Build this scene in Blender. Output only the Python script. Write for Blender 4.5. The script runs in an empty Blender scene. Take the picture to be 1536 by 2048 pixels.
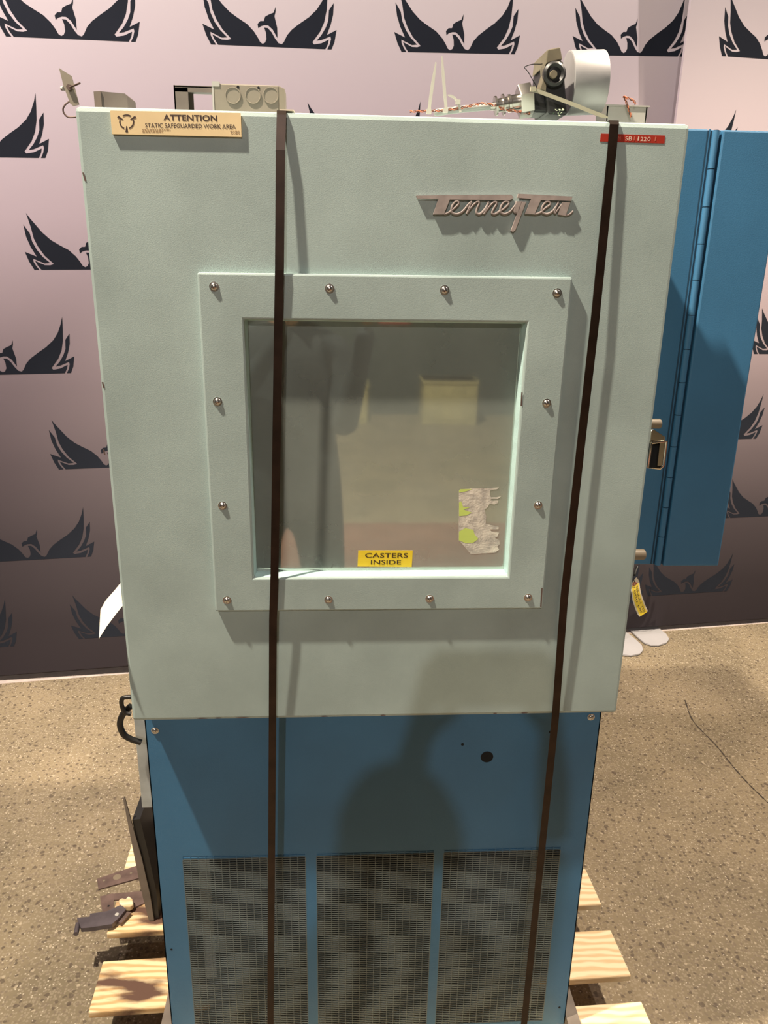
import bpy, bmesh, math, random
from mathutils import Vector, Matrix
from mathutils.geometry import tessellate_polygon
random.seed(7)
sc = bpy.context.scene
C = sc.collection
PI = math.pi

# ------------------------------------------------------------------ camera, world, lamps, exposure
F, CAM, PITCH, YAW, ROLL = 1561.45, Vector((.34382, -1.15988, 1.67822)), .31463, .06304, .01831
def _axes():
    cp, sp, cy, sy = math.cos(PITCH), math.sin(PITCH), math.cos(YAW), math.sin(YAW)
    f = Vector((sy*cp, cy*cp, -sp)); r = Vector((cy, -sy, 0)); u = r.cross(f)
    cr, sr = math.cos(ROLL), math.sin(ROLL)
    return r*cr+u*sr, u*cr-r*sr, f
RX, UX, FX = _axes()
cd = bpy.data.cameras.new('camera'); cam = bpy.data.objects.new('camera', cd); C.objects.link(cam)
cam.matrix_world = Matrix(((RX.x, UX.x, -FX.x, CAM.x), (RX.y, UX.y, -FX.y, CAM.y), (RX.z, UX.z, -FX.z, CAM.z), (0, 0, 0, 1)))
cd.sensor_fit = 'VERTICAL'; cd.sensor_height = 24; cd.lens = F/2048*24; cd.clip_start = .01; cd.clip_end = 100
sc.camera = cam
sc.view_settings.view_transform = 'Standard'; sc.view_settings.look = 'None'; sc.view_settings.gamma = 1
sc.view_settings.use_curve_mapping = False
sc.view_settings.exposure = 0.0

w = bpy.data.worlds.new('hall_air'); sc.world = w; w.use_nodes = True
w.node_tree.nodes['Background'].inputs[0].default_value = (1, .90, .80, 1)
w.node_tree.nodes['Background'].inputs[1].default_value = .13

def lamp(name, loc, power, radius, color, target=(.4, 0, 1.2), cone=None):
    l = bpy.data.lights.new(name, 'SPOT'); l.energy = power; l.color = color; l.shadow_soft_size = radius
    l.spot_size = cone or math.radians(140); l.spot_blend = .5
    o = bpy.data.objects.new(name, l); C.objects.link(o); o.location = loc
    o.rotation_euler = (Vector(target)-Vector(loc)).to_track_quat('-Z', 'Y').to_euler()
    return o
WARM = (1, .83, .66)
lamp('overhead_lamp', (-1.2, -.62, 4.8), 1500, .05, (1, .87, .70), (.9, -.45, 0), math.radians(74)).data.spot_blend = .35
lamp('rear_lamp', (-.52, -5.0, 4.05), 310, .045, (1, .91, .85))
lamp('side_lamp', (3.6, -.2, 4.6), 215, .05, (1, .86, .82), (1.2, 2, 1.6))
lamp('right_floor_fill', (2.6, .5, 4.9), 1120, .08, (1, .84, .64), (1.9, .3, 0), math.radians(72))  # added fill, brightens the floor and boards right of the chamber
lamp('left_banner_fill', (-1.8, .1, 4.3), 440, .05, (1, .86, .82), (-.35, 2, 2.25), math.radians(78))  # added fill, brightens the left and middle of the banner
lamp('rear_hall_fill', (.3, -4.6, 4.8), 1300, .1, (1, .90, .74), (.1, -6.2, 0), math.radians(85))  # added fill for the floor and crates mirrored in the glass

def at(px, py, **k):
    """point of the place seen at a pixel of the photograph, on the plane x=, y= or z="""
    (ax, v), = k.items(); i = 'xyz'.index(ax)
    d = FX+RX*((px-768)/F)-UX*((py-1024)/F)
    return CAM+d*((v-CAM[i])/d[i])
def on_plane(px, py, o, n):
    d = FX+RX*((px-768)/F)-UX*((py-1024)/F)
    return CAM+d*((o-CAM).dot(n)/d.dot(n))

# ------------------------------------------------------------------ materials
def srgb(r, g, b):
    f = lambda c: ((c/255+.055)/1.055)**2.4 if c/255 > .04045 else c/255/12.92
    return (f(r), f(g), f(b), 1)
def mat(name, col, rough=.6, metal=0., var=.12, vscale=8, bump=0., bscale=300, spec=.5, coat=0., col2=None, thr=None):
    m = bpy.data.materials.new(name); m.use_nodes = True; nt = m.node_tree; N = nt.nodes; L = nt.links
    p = N['Principled BSDF']; p.inputs['Roughness'].default_value = rough; p.inputs['Metallic'].default_value = metal
    p.inputs['Specular IOR Level'].default_value = spec; p.inputs['Coat Weight'].default_value = coat
    tc = N.new('ShaderNodeTexCoord')
    nz = N.new('ShaderNodeTexNoise'); nz.inputs['Scale'].default_value = vscale; nz.inputs['Detail'].default_value = 6
    L.new(tc.outputs['Object'], nz.inputs['Vector'])
    cr = N.new('ShaderNodeValToRGB'); e = cr.color_ramp.elements
    c1 = [c*(1-var) for c in col[:3]]+[1]; c2 = list(col2) if col2 else [min(1, c*(1+var)) for c in col[:3]]+[1]
    lo, hi = thr or (.35, .65)
    e[0].position = lo; e[1].position = hi; e[0].color = c1 if not col2 else list(col); e[1].color = c2
    L.new(nz.outputs['Fac'], cr.inputs['Fac']); L.new(cr.outputs['Color'], p.inputs['Base Color'])
    if bump:
        n2 = N.new('ShaderNodeTexNoise'); n2.inputs['Scale'].default_value = bscale; n2.inputs['Detail'].default_value = 3
        L.new(tc.outputs['Object'], n2.inputs['Vector'])
        b = N.new('ShaderNodeBump'); b.inputs['Strength'].default_value = bump; b.inputs['Distance'].default_value = .002
        L.new(n2.outputs['Fac'], b.inputs['Height']); L.new(b.outputs['Normal'], p.inputs['Normal'])
    return m
M = {}
M['pale'] = mat('pale_green_enamel', (.35, .435, .415, 1), .50, var=.11, vscale=6, bump=.10, bscale=600)
M['pale_edge'] = mat('pale_enamel_edge', (.46, .64, .62, 1), .5, var=.08, vscale=30, bump=.2)
M['blue'] = mat('blue_enamel', (.042, .155, .290, 1), .50, var=.08, vscale=5, bump=.12, bscale=400)
M['blue_dark'] = mat('blue_enamel_gap', (.015, .05, .09, 1), .6)
M['grille'] = mat('dusty_blue_grey_grille', (.125, .155, .160, 1), .55, metal=.1, var=.2, vscale=12)
M['steel'] = mat('brushed_steel', (.55, .52, .48, 1), .28, metal=1., var=.1)
M['chrome'] = mat('chrome', (.75, .70, .62, 1), .12, metal=1., var=.05)
M['emblem'] = mat('dull_nickel_emblem', (.33, .28, .26, 1), .65, metal=0, var=.15, vscale=60, spec=.25)
M['can'] = mat('dull_aluminium_can', (.42, .41, .41, 1), .42, metal=.35, var=.08, vscale=20)
M['strap'] = mat('dark_blued_strap', (.030, .017, .011, 1), .36, metal=.6, var=.25, vscale=30)
M['black'] = mat('black_plastic', (.012, .012, .012, 1), .45)
M['darkhole'] = mat('dark_opening', (.004, .005, .006, 1), .9)
M['olive'] = mat('olive_bakelite', (.17, .145, .095, 1), .5, var=.15, vscale=25)
M['beige'] = mat('tan_enamel_box', (.27, .235, .18, 1), .5, var=.08, vscale=20)
M['beige_dk'] = mat('tan_enamel_recess', (.27, .225, .16, 1), .55)
M['greybrown'] = mat('grey_brown_sheet', (.17, .14, .115, 1), .5, var=.15, vscale=20)
M['tie'] = mat('ivory_nylon', (.52, .50, .43, 1), .45)
M['tie_y'] = mat('yellowed_nylon', (.40, .37, .27, 1), .5)
M['white'] = mat('white_plastic', (.48, .46, .42, 1), .45)
M['paper'] = mat('cream_paper', (.80, .70, .54, 1), .7, var=.03)
M['orange'] = mat('orange_wire', (.62, .17, .07, 1), .5)
M['brown'] = mat('brown_wire', (.16, .06, .035, 1), .5)
M['green'] = mat('green_scrap', (.08, .16, .07, 1), .6, col2=(.5, .52, .4, 1), vscale=120, thr=(.4, .6))
M['label_tan'] = mat('yellowed_label', (.80, .62, .34, 1), .45, var=.05, vscale=20)
M['ink'] = mat('dark_brown_ink', (.045, .02, .012, 1), .5)
M['ink_soft'] = mat('faded_ink', (.38, .25, .12, 1), .5)
M['yellow'] = mat('yellow_label', (.92, .66, .035, 1), .45, var=.03)
M['red'] = mat('red_embossing_tape', (.40, .035, .02, 1), .35, var=.08)
M['embossed'] = mat('embossed_white', (.80, .62, .50, 1), .5)
M['torn'] = mat('torn_paper', (.46, .42, .37, 1), .8, col2=(.74, .68, .58, 1), vscale=70, thr=(.38, .62), bump=.3)
M['lime'] = mat('lime_sticker', (.60, .74, .17, 1), .5, var=.05)
M['rust'] = mat('oxidised_steel', (.15, .10, .085, 1), .5, metal=.3, var=.25, vscale=25)
M['rust2'] = mat('grey_steel_hinge', (.13, .11, .12, 1), .42, metal=.5, var=.2, vscale=25)
M['rubber'] = mat('black_rubber', (.012, .011, .010, 1), .4)
M['foot'] = mat('silver_grey_foot_paint', (.40, .39, .40, 1), .4, var=.03)
M['alu'] = mat('dusty_galvanised', (.42, .44, .42, 1), .45, metal=.2, var=.2, vscale=15)
M['liner'] = mat('chamber_liner', (.26, .29, .26, 1), .45, metal=.2, var=.15, vscale=5)
M['knob_hole_shade'] = mat('brown_bakelite_and_hole_shade', (.20, .16, .11, 1), .5)  # door studs, also the shaded floor colour inside flat bar holes
M['fin'] = mat('coil_fins', (.008, .0075, .007, 1), .7, metal=0, var=.4, vscale=40)
M['tube'] = mat('coil_tube', (.10, .10, .095, 1), .5, metal=.3, var=.25, vscale=30)
M['navy'] = mat('dark_clothing', (.025, .032, .038, 1), .9, var=.2, vscale=20)
M['skin'] = mat('skin', (.52, .33, .24, 1), .55, var=.05)
M['hair'] = mat('dark_hair', (.03, .02, .015, 1), .6)
M['crate'] = mat('yellow_crate', (.62, .54, .27, 1), .6)
M['machine'] = mat('dark_grey_machine', (.07, .085, .08, 1), .6)
M['redbox'] = mat('red_box', (.75, .10, .08, 1), .6)
M['redfloor'] = mat('red_floor_paint', (.20, .095, .065, 1), .6)
M['wallpaint'] = mat('warm_grey_wall', (.30, .27, .24, 1), .8)
M['ceiling'] = mat('dark_ceiling_panel', (.14, .13, .12, 1), .9)

def pane_mat():
    m = bpy.data.materials.new('dusty_double_glazing'); m.use_nodes = True; nt = m.node_tree; N = nt.nodes; L = nt.links
    out = N['Material Output']; N.remove(N['Principled BSDF'])
    g = N.new('ShaderNodeBsdfGlossy'); g.inputs['Roughness'].default_value = .035; g.inputs['Color'].default_value = (.82, .88, .80, 1)
    t = N.new('ShaderNodeBsdfTransparent'); t.inputs['Color'].default_value = (.75, .80, .76, 1)
    d = N.new('ShaderNodeBsdfDiffuse'); d.inputs['Color'].default_value = (.42, .47, .43, 1)
    nz = N.new('ShaderNodeTexNoise'); nz.inputs['Scale'].default_value = 9; nz.inputs['Detail'].default_value = 8
    tc = N.new('ShaderNodeTexCoord'); L.new(tc.outputs['Object'], nz.inputs['Vector'])
    mr = N.new('ShaderNodeMapRange'); mr.inputs[1].default_value = .3; mr.inputs[2].default_value = .7; mr.inputs[3].default_value = .58; mr.inputs[4].default_value = .74
    L.new(nz.outputs['Fac'], mr.inputs[0])
    a = N.new('ShaderNodeMixShader'); L.new(mr.outputs[0], a.inputs[0]); L.new(t.outputs[0], a.inputs[1]); L.new(d.outputs[0], a.inputs[2])
    b = N.new('ShaderNodeMixShader'); b.inputs[0].default_value = .40; L.new(a.outputs[0], b.inputs[1]); L.new(g.outputs[0], b.inputs[2])
    L.new(b.outputs[0], out.inputs['Surface']); return m
M['pane'] = pane_mat()

def wood_mat(name, light, dark, stain=None, seed=0):
    m = bpy.data.materials.new(name); m.use_nodes = True; nt = m.node_tree; N = nt.nodes; L = nt.links
    p = N['Principled BSDF']; p.inputs['Roughness'].default_value = .7
    tc = N.new('ShaderNodeTexCoord'); mp = N.new('ShaderNodeMapping'); mp.inputs['Scale'].default_value = (3.2, 11, 11); mp.inputs['Location'].default_value = (seed, seed*1.7, 0)
    L.new(tc.outputs['Object'], mp.inputs['Vector'])
    wv = N.new('ShaderNodeTexWave'); wv.bands_direction = 'Y'; wv.inputs['Scale'].default_value = 1.5; wv.inputs['Distortion'].default_value = 9; wv.inputs['Detail'].default_value = 3; wv.inputs['Detail Scale'].default_value = 1.1
    L.new(mp.outputs[0], wv.inputs['Vector'])
    cr = N.new('ShaderNodeValToRGB'); e = cr.color_ramp.elements; e[0].position = .25; e[1].position = .9; e[0].color = light; e[1].color = dark
    L.new(wv.outputs['Fac'], cr.inputs['Fac'])
    last = cr.outputs['Color']
    if stain:
        n2 = N.new('ShaderNodeTexNoise'); n2.inputs['Scale'].default_value = 9; n2.inputs['Detail'].default_value = 6
        mp2 = N.new('ShaderNodeMapping'); mp2.inputs['Scale'].default_value = (.7, 2.2, 1); mp2.inputs['Location'].default_value = (0, seed, 0)
        L.new(tc.outputs['Object'], mp2.inputs['Vector']); L.new(mp2.outputs[0], n2.inputs['Vector'])
        c2 = N.new('ShaderNodeValToRGB'); c2.color_ramp.elements[0].position = .50; c2.color_ramp.elements[1].position = .62
        L.new(n2.outputs['Fac'], c2.inputs['Fac'])
        mx = N.new('ShaderNodeMixRGB'); L.new(c2.outputs['Color'], mx.inputs[0]); L.new(last, mx.inputs[1]); mx.inputs[2].default_value = stain
        last = mx.outputs[0]
    L.new(last, p.inputs['Base Color']); return m
M['wood'] = wood_mat('clean_pine', (.82, .69, .46, 1), (.66, .48, .27, 1), None, 3)
M['wood2'] = wood_mat('stained_pine', (.82, .64, .38, 1), (.60, .38, .17, 1), (.11, .055, .035, 1), 5)

def floor_mat():
    m = bpy.data.materials.new('exposed_aggregate_concrete'); m.use_nodes = True; nt = m.node_tree; N = nt.nodes; L = nt.links
    p = N['Principled BSDF']; p.inputs['Roughness'].default_value = .55; p.inputs['Specular IOR Level'].default_value = .35
    tc = N.new('ShaderNodeTexCoord')
    nz = N.new('ShaderNodeTexNoise'); nz.inputs['Scale'].default_value = 3.5; nz.inputs['Detail'].default_value = 8; L.new(tc.outputs['Object'], nz.inputs['Vector'])
    base = N.new('ShaderNodeValToRGB'); e = base.color_ramp.elements; e[0].position = .35; e[1].position = .68; e[0].color = (.182, .147, .094, 1); e[1].color = (.272, .216, .136, 1)
    L.new(nz.outputs['Fac'], base.inputs['Fac']); last = base.outputs['Color']
    def specks(scale, rmax, thr, col, seed, frac=.5):
        nonlocal last
        # distortion makes the pebbles irregular
        dn = N.new('ShaderNodeTexNoise'); dn.inputs['Scale'].default_value = scale*1.7; L.new(tc.outputs['Object'], dn.inputs['Vector'])
        ma = N.new('ShaderNodeVectorMath'); ma.operation = 'MULTIPLY_ADD'; ma.inputs[1].default_value = (.6/scale,)*3
        L.new(dn.outputs['Color'], ma.inputs[0]); L.new(tc.outputs['Object'], ma.inputs[2])
        mp = N.new('ShaderNodeMapping'); mp.inputs['Location'].default_value = (seed, seed*.7, 0); L.new(ma.outputs[0], mp.inputs['Vector'])
        v = N.new('ShaderNodeTexVoronoi'); v.voronoi_dimensions = '2D'; v.inputs['Scale'].default_value = scale; L.new(mp.outputs[0], v.inputs['Vector'])
        r = N.new('ShaderNodeMath'); r.operation = 'LESS_THAN'; r.inputs[1].default_value = rmax; L.new(v.outputs['Distance'], r.inputs[0])
        s = N.new('ShaderNodeSeparateColor'); L.new(v.outputs['Color'], s.inputs[0])
        q = N.new('ShaderNodeMath'); q.operation = 'LESS_THAN'; q.inputs[1].default_value = thr; L.new(s.outputs[0], q.inputs[0])
        a = N.new('ShaderNodeMath'); a.operation = 'MULTIPLY'; L.new(r.outputs[0], a.inputs[0]); L.new(q.outputs[0], a.inputs[1])
        b = N.new('ShaderNodeMath'); b.operation = 'MULTIPLY'; L.new(a.outputs[0], b.inputs[0]); b.inputs[1].default_value = frac
        mx = N.new('ShaderNodeMixRGB'); L.new(b.outputs[0], mx.inputs[0]); L.new(last, mx.inputs[1]); mx.inputs[2].default_value = col
        last = mx.outputs[0]
    specks(150, .42, .55, (.34, .28, .20, 1), 1.3, .5)
    specks(110, .36, .35, (.17, .13, .095, 1), 4.1, .6)
    specks(60, .25, .26, (.10, .075, .052, 1), 2.2, .8)
    specks(34, .20, .16, (.085, .062, .045, 1), 12.9, .7)
    specks(130, .22, .13, (.56, .49, .38, 1), 7.7, .85)
    specks(48, .20, .07, (.46, .38, .27, 1), 9.4, .7)
    L.new(last, p.inputs['Base Color'])
    b = N.new('ShaderNodeBump'); b.inputs['Strength'].default_value = .25; b.inputs['Distance'].default_value = .002
    n3 = N.new('ShaderNodeTexNoise'); n3.inputs['Scale'].default_value = 90; L.new(tc.outputs['Object'], n3.inputs['Vector']); L.new(n3.outputs['Fac'], b.inputs['Height']); L.new(b.outputs['Normal'], p.inputs['Normal'])
    return m
M['floor'] = floor_mat()

def banner_mat(name='printed_fabric_gradient'):
    # the fabric is printed with a fade from pink-white at the top to near-black at the foot
    m = bpy.data.materials.new(name); m.use_nodes = True; nt = m.node_tree; N = nt.nodes; L = nt.links
    p = N['Principled BSDF']; p.inputs['Roughness'].default_value = .75; p.inputs['Specular IOR Level'].default_value = .2
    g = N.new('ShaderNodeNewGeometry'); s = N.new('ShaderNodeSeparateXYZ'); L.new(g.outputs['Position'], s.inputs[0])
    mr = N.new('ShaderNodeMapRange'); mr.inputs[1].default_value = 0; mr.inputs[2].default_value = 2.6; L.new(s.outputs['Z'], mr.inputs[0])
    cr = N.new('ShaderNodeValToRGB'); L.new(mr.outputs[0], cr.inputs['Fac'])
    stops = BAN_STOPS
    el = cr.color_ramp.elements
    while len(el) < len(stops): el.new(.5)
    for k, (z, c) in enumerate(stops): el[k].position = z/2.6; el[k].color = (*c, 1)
    L.new(cr.outputs['Color'], p.inputs['Base Color'])
    return m
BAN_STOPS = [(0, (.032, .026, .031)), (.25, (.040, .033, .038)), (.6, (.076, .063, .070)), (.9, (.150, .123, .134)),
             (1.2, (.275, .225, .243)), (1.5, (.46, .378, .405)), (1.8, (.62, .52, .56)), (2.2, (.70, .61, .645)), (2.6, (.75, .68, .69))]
M['banner'] = banner_mat()
M['bird'] = mat('printed_charcoal', (.016, .020, .030, 1), .75, var=.05, spec=.2)

# ------------------------------------------------------------------ mesh helpers
W0 = {}
class MB:
    def __init__(s): s.v = []; s.f = []; s.m = []; s.sm = []
    def add(s, vs, fs, mi=0, smooth=False):
        o = len(s.v); s.v += [Vector(v) for v in vs]
        for f in fs: s.f.append([i+o for i in f]); s.m.append(mi); s.sm.append(smooth)
        return s
    def box(s, x0, y0, z0, x1, y1, z1, mi=0, X=None):
        vs = [(x, y, z) for z in (z0, z1) for y in (y0, y1) for x in (x0, x1)]
        if X: vs = [X @ Vector(v) for v in vs]
        return s.add(vs, [(0, 2, 3, 1), (4, 5, 7, 6), (0, 1, 5, 4), (2, 6, 7, 3), (0, 4, 6, 2), (1, 3, 7, 5)], mi)
    def prism(s, pts, vec, mi=0, back=True):
        pts = [Vector(p) for p in pts]; vec = Vector(vec); n = len(pts)
        tris = tessellate_polygon([pts])
        fs = [tuple(t) for t in tris]
        # orientation
        a = sum(((pts[t[1]]-pts[t[0]]).cross(pts[t[2]]-pts[t[0]]) for t in fs), Vector())
        if a.dot(vec) < 0: fs = [t[::-1] for t in fs]
        vs = pts+[p+vec for p in pts]
        f2 = [tuple(i+n for i in t) for t in fs]
        f1 = [t[::-1] for t in fs] if back else []
        nr = sum((pts[i].cross(pts[(i+1) % n]) for i in range(n)), Vector())
        sd = [(i, (i+1) % n, (i+1) % n+n, i+n) for i in range(n)]
        if nr.dot(vec) < 0: sd = [q[::-1] for q in sd]
        return s.add(vs, f1+f2+sd, mi)
    def flat(s, pts, facing, mi=0):
        pts = [Vector(p) for p in pts]
        fs = [tuple(t) for t in tessellate_polygon([pts])]
        a = sum(((pts[t[1]]-pts[t[0]]).cross(pts[t[2]]-pts[t[0]]) for t in fs), Vector())
        if a.dot(Vector(facing)) < 0: fs = [t[::-1] for t in fs]
        return s.add(pts, fs, mi)
    def ring(s, outer, inner, vec, mi=0):
        # four-cornered frame
        o = [Vector(p) for p in outer]; i = [Vector(p) for p in inner]; vec = Vector(vec)
        vs = o+i+[p+vec for p in o]+[p+vec for p in i]; fs = []
        for k in range(4):
            j = (k+1) % 4
            fs += [(k, j, j+4, k+4), (k+8, k+12, j+12, j+8), (k, k+8, j+8, j), (k+4, j+4, j+12, k+12)]
        return s.add(vs, fs, mi)
    def tube(s, pts, r, n=10, mi=0, cap=True, flat=None):
        pts = [Vector(p) for p in pts]; rs = r if isinstance(r, (list, tuple)) else [r]*len(pts)
        vs = []; up = None
        for k, p in enumerate(pts):
            t = (pts[min(k+1, len(pts)-1)]-pts[max(k-1, 0)]).normalized()
            if up is None: up = t.orthogonal().normalized()
            up = (up-t*up.dot(t)); up = up.normalized() if up.length > 1e-6 else t.orthogonal().normalized()
            b = t.cross(up)
            for j in range(n):
                a = 2*PI*j/n; vs.append(p+(up*math.cos(a)+b*math.sin(a))*rs[k])
        fs = [(k*n+j, k*n+(j+1) % n, (k+1)*n+(j+1) % n, (k+1)*n+j) for k in range(len(pts)-1) for j in range(n)]
        s.add(vs, fs, mi, True)
        if cap:
            o = len(s.v)-len(vs)
            s.f.append([o+j for j in range(n)][::-1]); s.m.append(mi); s.sm.append(False)
            s.f.append([o+(len(pts)-1)*n+j for j in range(n)]); s.m.append(mi); s.sm.append(False)
        return s
    def cyl(s, p0, p1, r0, r1=None, n=24, mi=0): return s.tube([p0, p1], [r0, r0 if r1 is None else r1], n, mi)
    def lathe(s, p, ax, prof, n=20, mi=0):
        p = Vector(p); ax = Vector(ax).normalized(); u = ax.orthogonal().normalized(); b = ax.cross(u); vs = []
        for (h, r) in prof: vs += [p+ax*h+(u*math.cos(2*PI*j/n)+b*math.sin(2*PI*j/n))*r for j in range(n)]
        fs = [(k*n+j, k*n+(j+1) % n, (k+1)*n+(j+1) % n, (k+1)*n+j) for k in range(len(prof)-1) for j in range(n)]
        return s.add(vs, fs, mi, True)
    def ribbon(s, pts, side, wid, th, nrm, mi=0):
        # flat strap along pts; side = unit width direction
        side = Vector(side); vs = []
        for k, p in enumerate(pts):
            p = Vector(p); nn = Vector(nrm[k] if isinstance(nrm, list) else nrm); ww = wid[k] if isinstance(wid, list) else wid
            vs += [p-side*ww/2, p+side*ww/2, p+side*ww/2+nn*th, p-side*ww/2+nn*th]
        fs = [(k*4+j, k*4+(j+1) % 4, k*4+4+(j+1) % 4, k*4+4+j) for k in range(len(pts)-1) for j in range(4)]
        e = 4*(len(pts)-1); fs += [(3, 2, 1, 0), (e, e+1, e+2, e+3)]
        return s.add(vs, fs, mi)
    def text(s, body, o, ux, uy, height, mi=0, width=None, bold=0., lift=(0, 0, 0), align='LEFT', depth=.0002):
        cu = bpy.data.curves.new('t', 'FONT'); cu.body = body; cu.size = 1; cu.offset = bold; cu.resolution_u = 3
        ob = bpy.data.objects.new('t', cu); me = ob.to_mesh()
        vs = [v.co.copy() for v in me.vertices]; fs = [list(p.vertices) for p in me.polygons]; ob.to_mesh_clear()
        bpy.data.objects.remove(ob); bpy.data.curves.remove(cu)
        x0, x1 = min(v.x for v in vs), max(v.x for v in vs); y0, y1 = min(v.y for v in vs), max(v.y for v in vs)
        sy = height/(y1-y0); sx = (width/(x1-x0)) if width else sy
        ox = {'LEFT': x0, 'CENTER': (x0+x1)/2}[align]
        o = Vector(o); ux = Vector(ux).normalized(); uy = Vector(uy).normalized(); L = Vector(lift)
        return s.add([o+ux*((v.x-ox)*sx)+uy*((v.y-y0)*sy)+L for v in vs], fs, mi)
    def build(s, name, mats, parent=None, bevel=0., org=None, seg=2, recalc=False, **kw):
        lo = Vector([min(v[i] for v in s.v) for i in range(3)]); hi = Vector([max(v[i] for v in s.v) for i in range(3)])
        org = Vector(org) if org else Vector(((lo.x+hi.x)/2, (lo.y+hi.y)/2, lo.z))
        me = bpy.data.meshes.new(name); me.from_pydata([v-org for v in s.v], [], s.f)
        for m in (mats if isinstance(mats, (list, tuple)) else [mats]): me.materials.append(m)
        for k, p in enumerate(me.polygons): p.material_index = s.m[k]; p.use_smooth = s.sm[k]
        me.validate()
        if any(s.sm): me.set_sharp_from_angle(angle=math.radians(38))
        if recalc:
            bm = bmesh.new(); bm.from_mesh(me); bmesh.ops.remove_doubles(bm, verts=bm.verts, dist=1e-6); bmesh.ops.recalc_face_normals(bm, faces=bm.faces); bm.to_mesh(me); bm.free()
        o = bpy.data.objects.new(name, me); C.objects.link(o); W0[o.name] = org
        if parent is not None: o.parent = parent; o.location = org-W0[parent.name]
        else: o.location = org
        if bevel:
            b = o.modifiers.new('bevel', 'BEVEL'); b.width = bevel; b.segments = seg; b.limit_method = 'ANGLE'; b.angle_limit = math.radians(40)
        tag(o, **kw)
        return o
def tag(o, label=None, cat=None, group=None, kind=None):
    for k, v in (('label', label), ('category', cat), ('group', group), ('kind', kind)):
        if v: o[k] = v
    return o
def thing(name, loc, label, cat, group=None):
    o = bpy.data.objects.new(name, None); o.empty_display_size = .05; C.objects.link(o); o.location = loc; W0[o.name] = Vector(loc)
    return tag(o, label, cat, group)
def spline(pts, n=8):
    P = [Vector(p) for p in pts]; out = []
    for i in range(len(P)-1):
        a, b, c, d = P[max(i-1, 0)], P[i], P[i+1], P[min(i+2, len(P)-1)]
        for k in range(n):
            t = k/n; out.append(.5*((2*b)+(c-a)*t+(2*a-5*b+4*c-d)*t*t+(3*b-a-3*c+d)*t**3))
    out.append(P[-1]); return out

# ------------------------------------------------------------------ setting
HX, BA = None, None
YB, LEAN, TILT = .0925, .0451, -.0214
_n = Vector((math.sin(YB)*math.cos(LEAN), -math.cos(YB)*math.cos(LEAN), math.sin(LEAN)))
_h = Vector((math.cos(YB), math.sin(YB), 0)); _d = _n.cross(_h); _d = _d if _d.z < 0 else -_d
BH = _h*math.cos(TILT)+_d*math.sin(TILT); BD = _d*math.cos(TILT)-_h*math.sin(TILT); BN = _n
BO = Vector((-.7583, 1.874, 2.3547))

MB().box(-6, -10, -.05, 8, 5, 0).build('floor', M['floor'], kind='structure')
MB().box(-6, -10, 5.2, 8, 5, 5.3).build('ceiling', M['ceiling'], kind='structure')
MB().box(-6, 4.2, 0, 8, 4.35, 5.2).build('wall_back', M['wallpaint'], kind='structure')
MB().box(-6, -10.15, 0, 8, -10, 5.2).build('wall_front', M['wallpaint'], kind='structure')
M['strip'] = mat('pale_floor_strip', (.50, .43, .40, 1), .6, var=.2, vscale=30, col2=(.62, .52, .46, 1))  # pale pinkish strip along the floor below the banners
s0, s1 = at(0, 1368, z=0), at(250, 1343, z=0); dr = (at(1536, 1246, z=0)-s0).normalized()
nn = Vector((-dr.y, dr.x, 0))
a, b = s0-dr*3, s0+dr*6
MB().prism([a, b, b+nn*.5, a+nn*.5], (0, 0, .002)).build('trim_1', M['strip'], kind='structure')
# hairline joint in the slab
cr = [(1085, 1385), (1160, 1425), (1230, 1468), (1300, 1512), (1345, 1520), (1400, 1545), (1440, 1590), (1480, 1650), (1536, 1740)]
cr = [(1370, 1400), (1385, 1440), (1420, 1478), (1440, 1500), (1462, 1528), (1490, 1560), (1515, 1585), (1560, 1622), (1700, 1700)]
cp = spline([at(u, v, z=.0006) for u, v in cr], 5)
mb = MB()
for k in range(len(cp)-1):
    t = (cp[k+1]-cp[k]).normalized(); q = Vector((-t.y, t.x, 0))*.0022*(1+.5*math.sin(k*2.1))
    mb.add([cp[k]-q, cp[k]+q, cp[k+1]+q, cp[k+1]-q], [(0, 1, 2, 3)])
M['crack'] = mat('dark_joint', (.05, .038, .028, 1), .9)
mb.build('trim_2', M['crack'], kind='structure', recalc=True)
# painted red zone further back in the hall
MB().prism([(-4, -3.72, 0), (5, -3.72, 0), (5, -1.75, 0), (-4, -1.75, 0)], (0, 0, .002)).build('trim_3', M['redfloor'], kind='structure')

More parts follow.
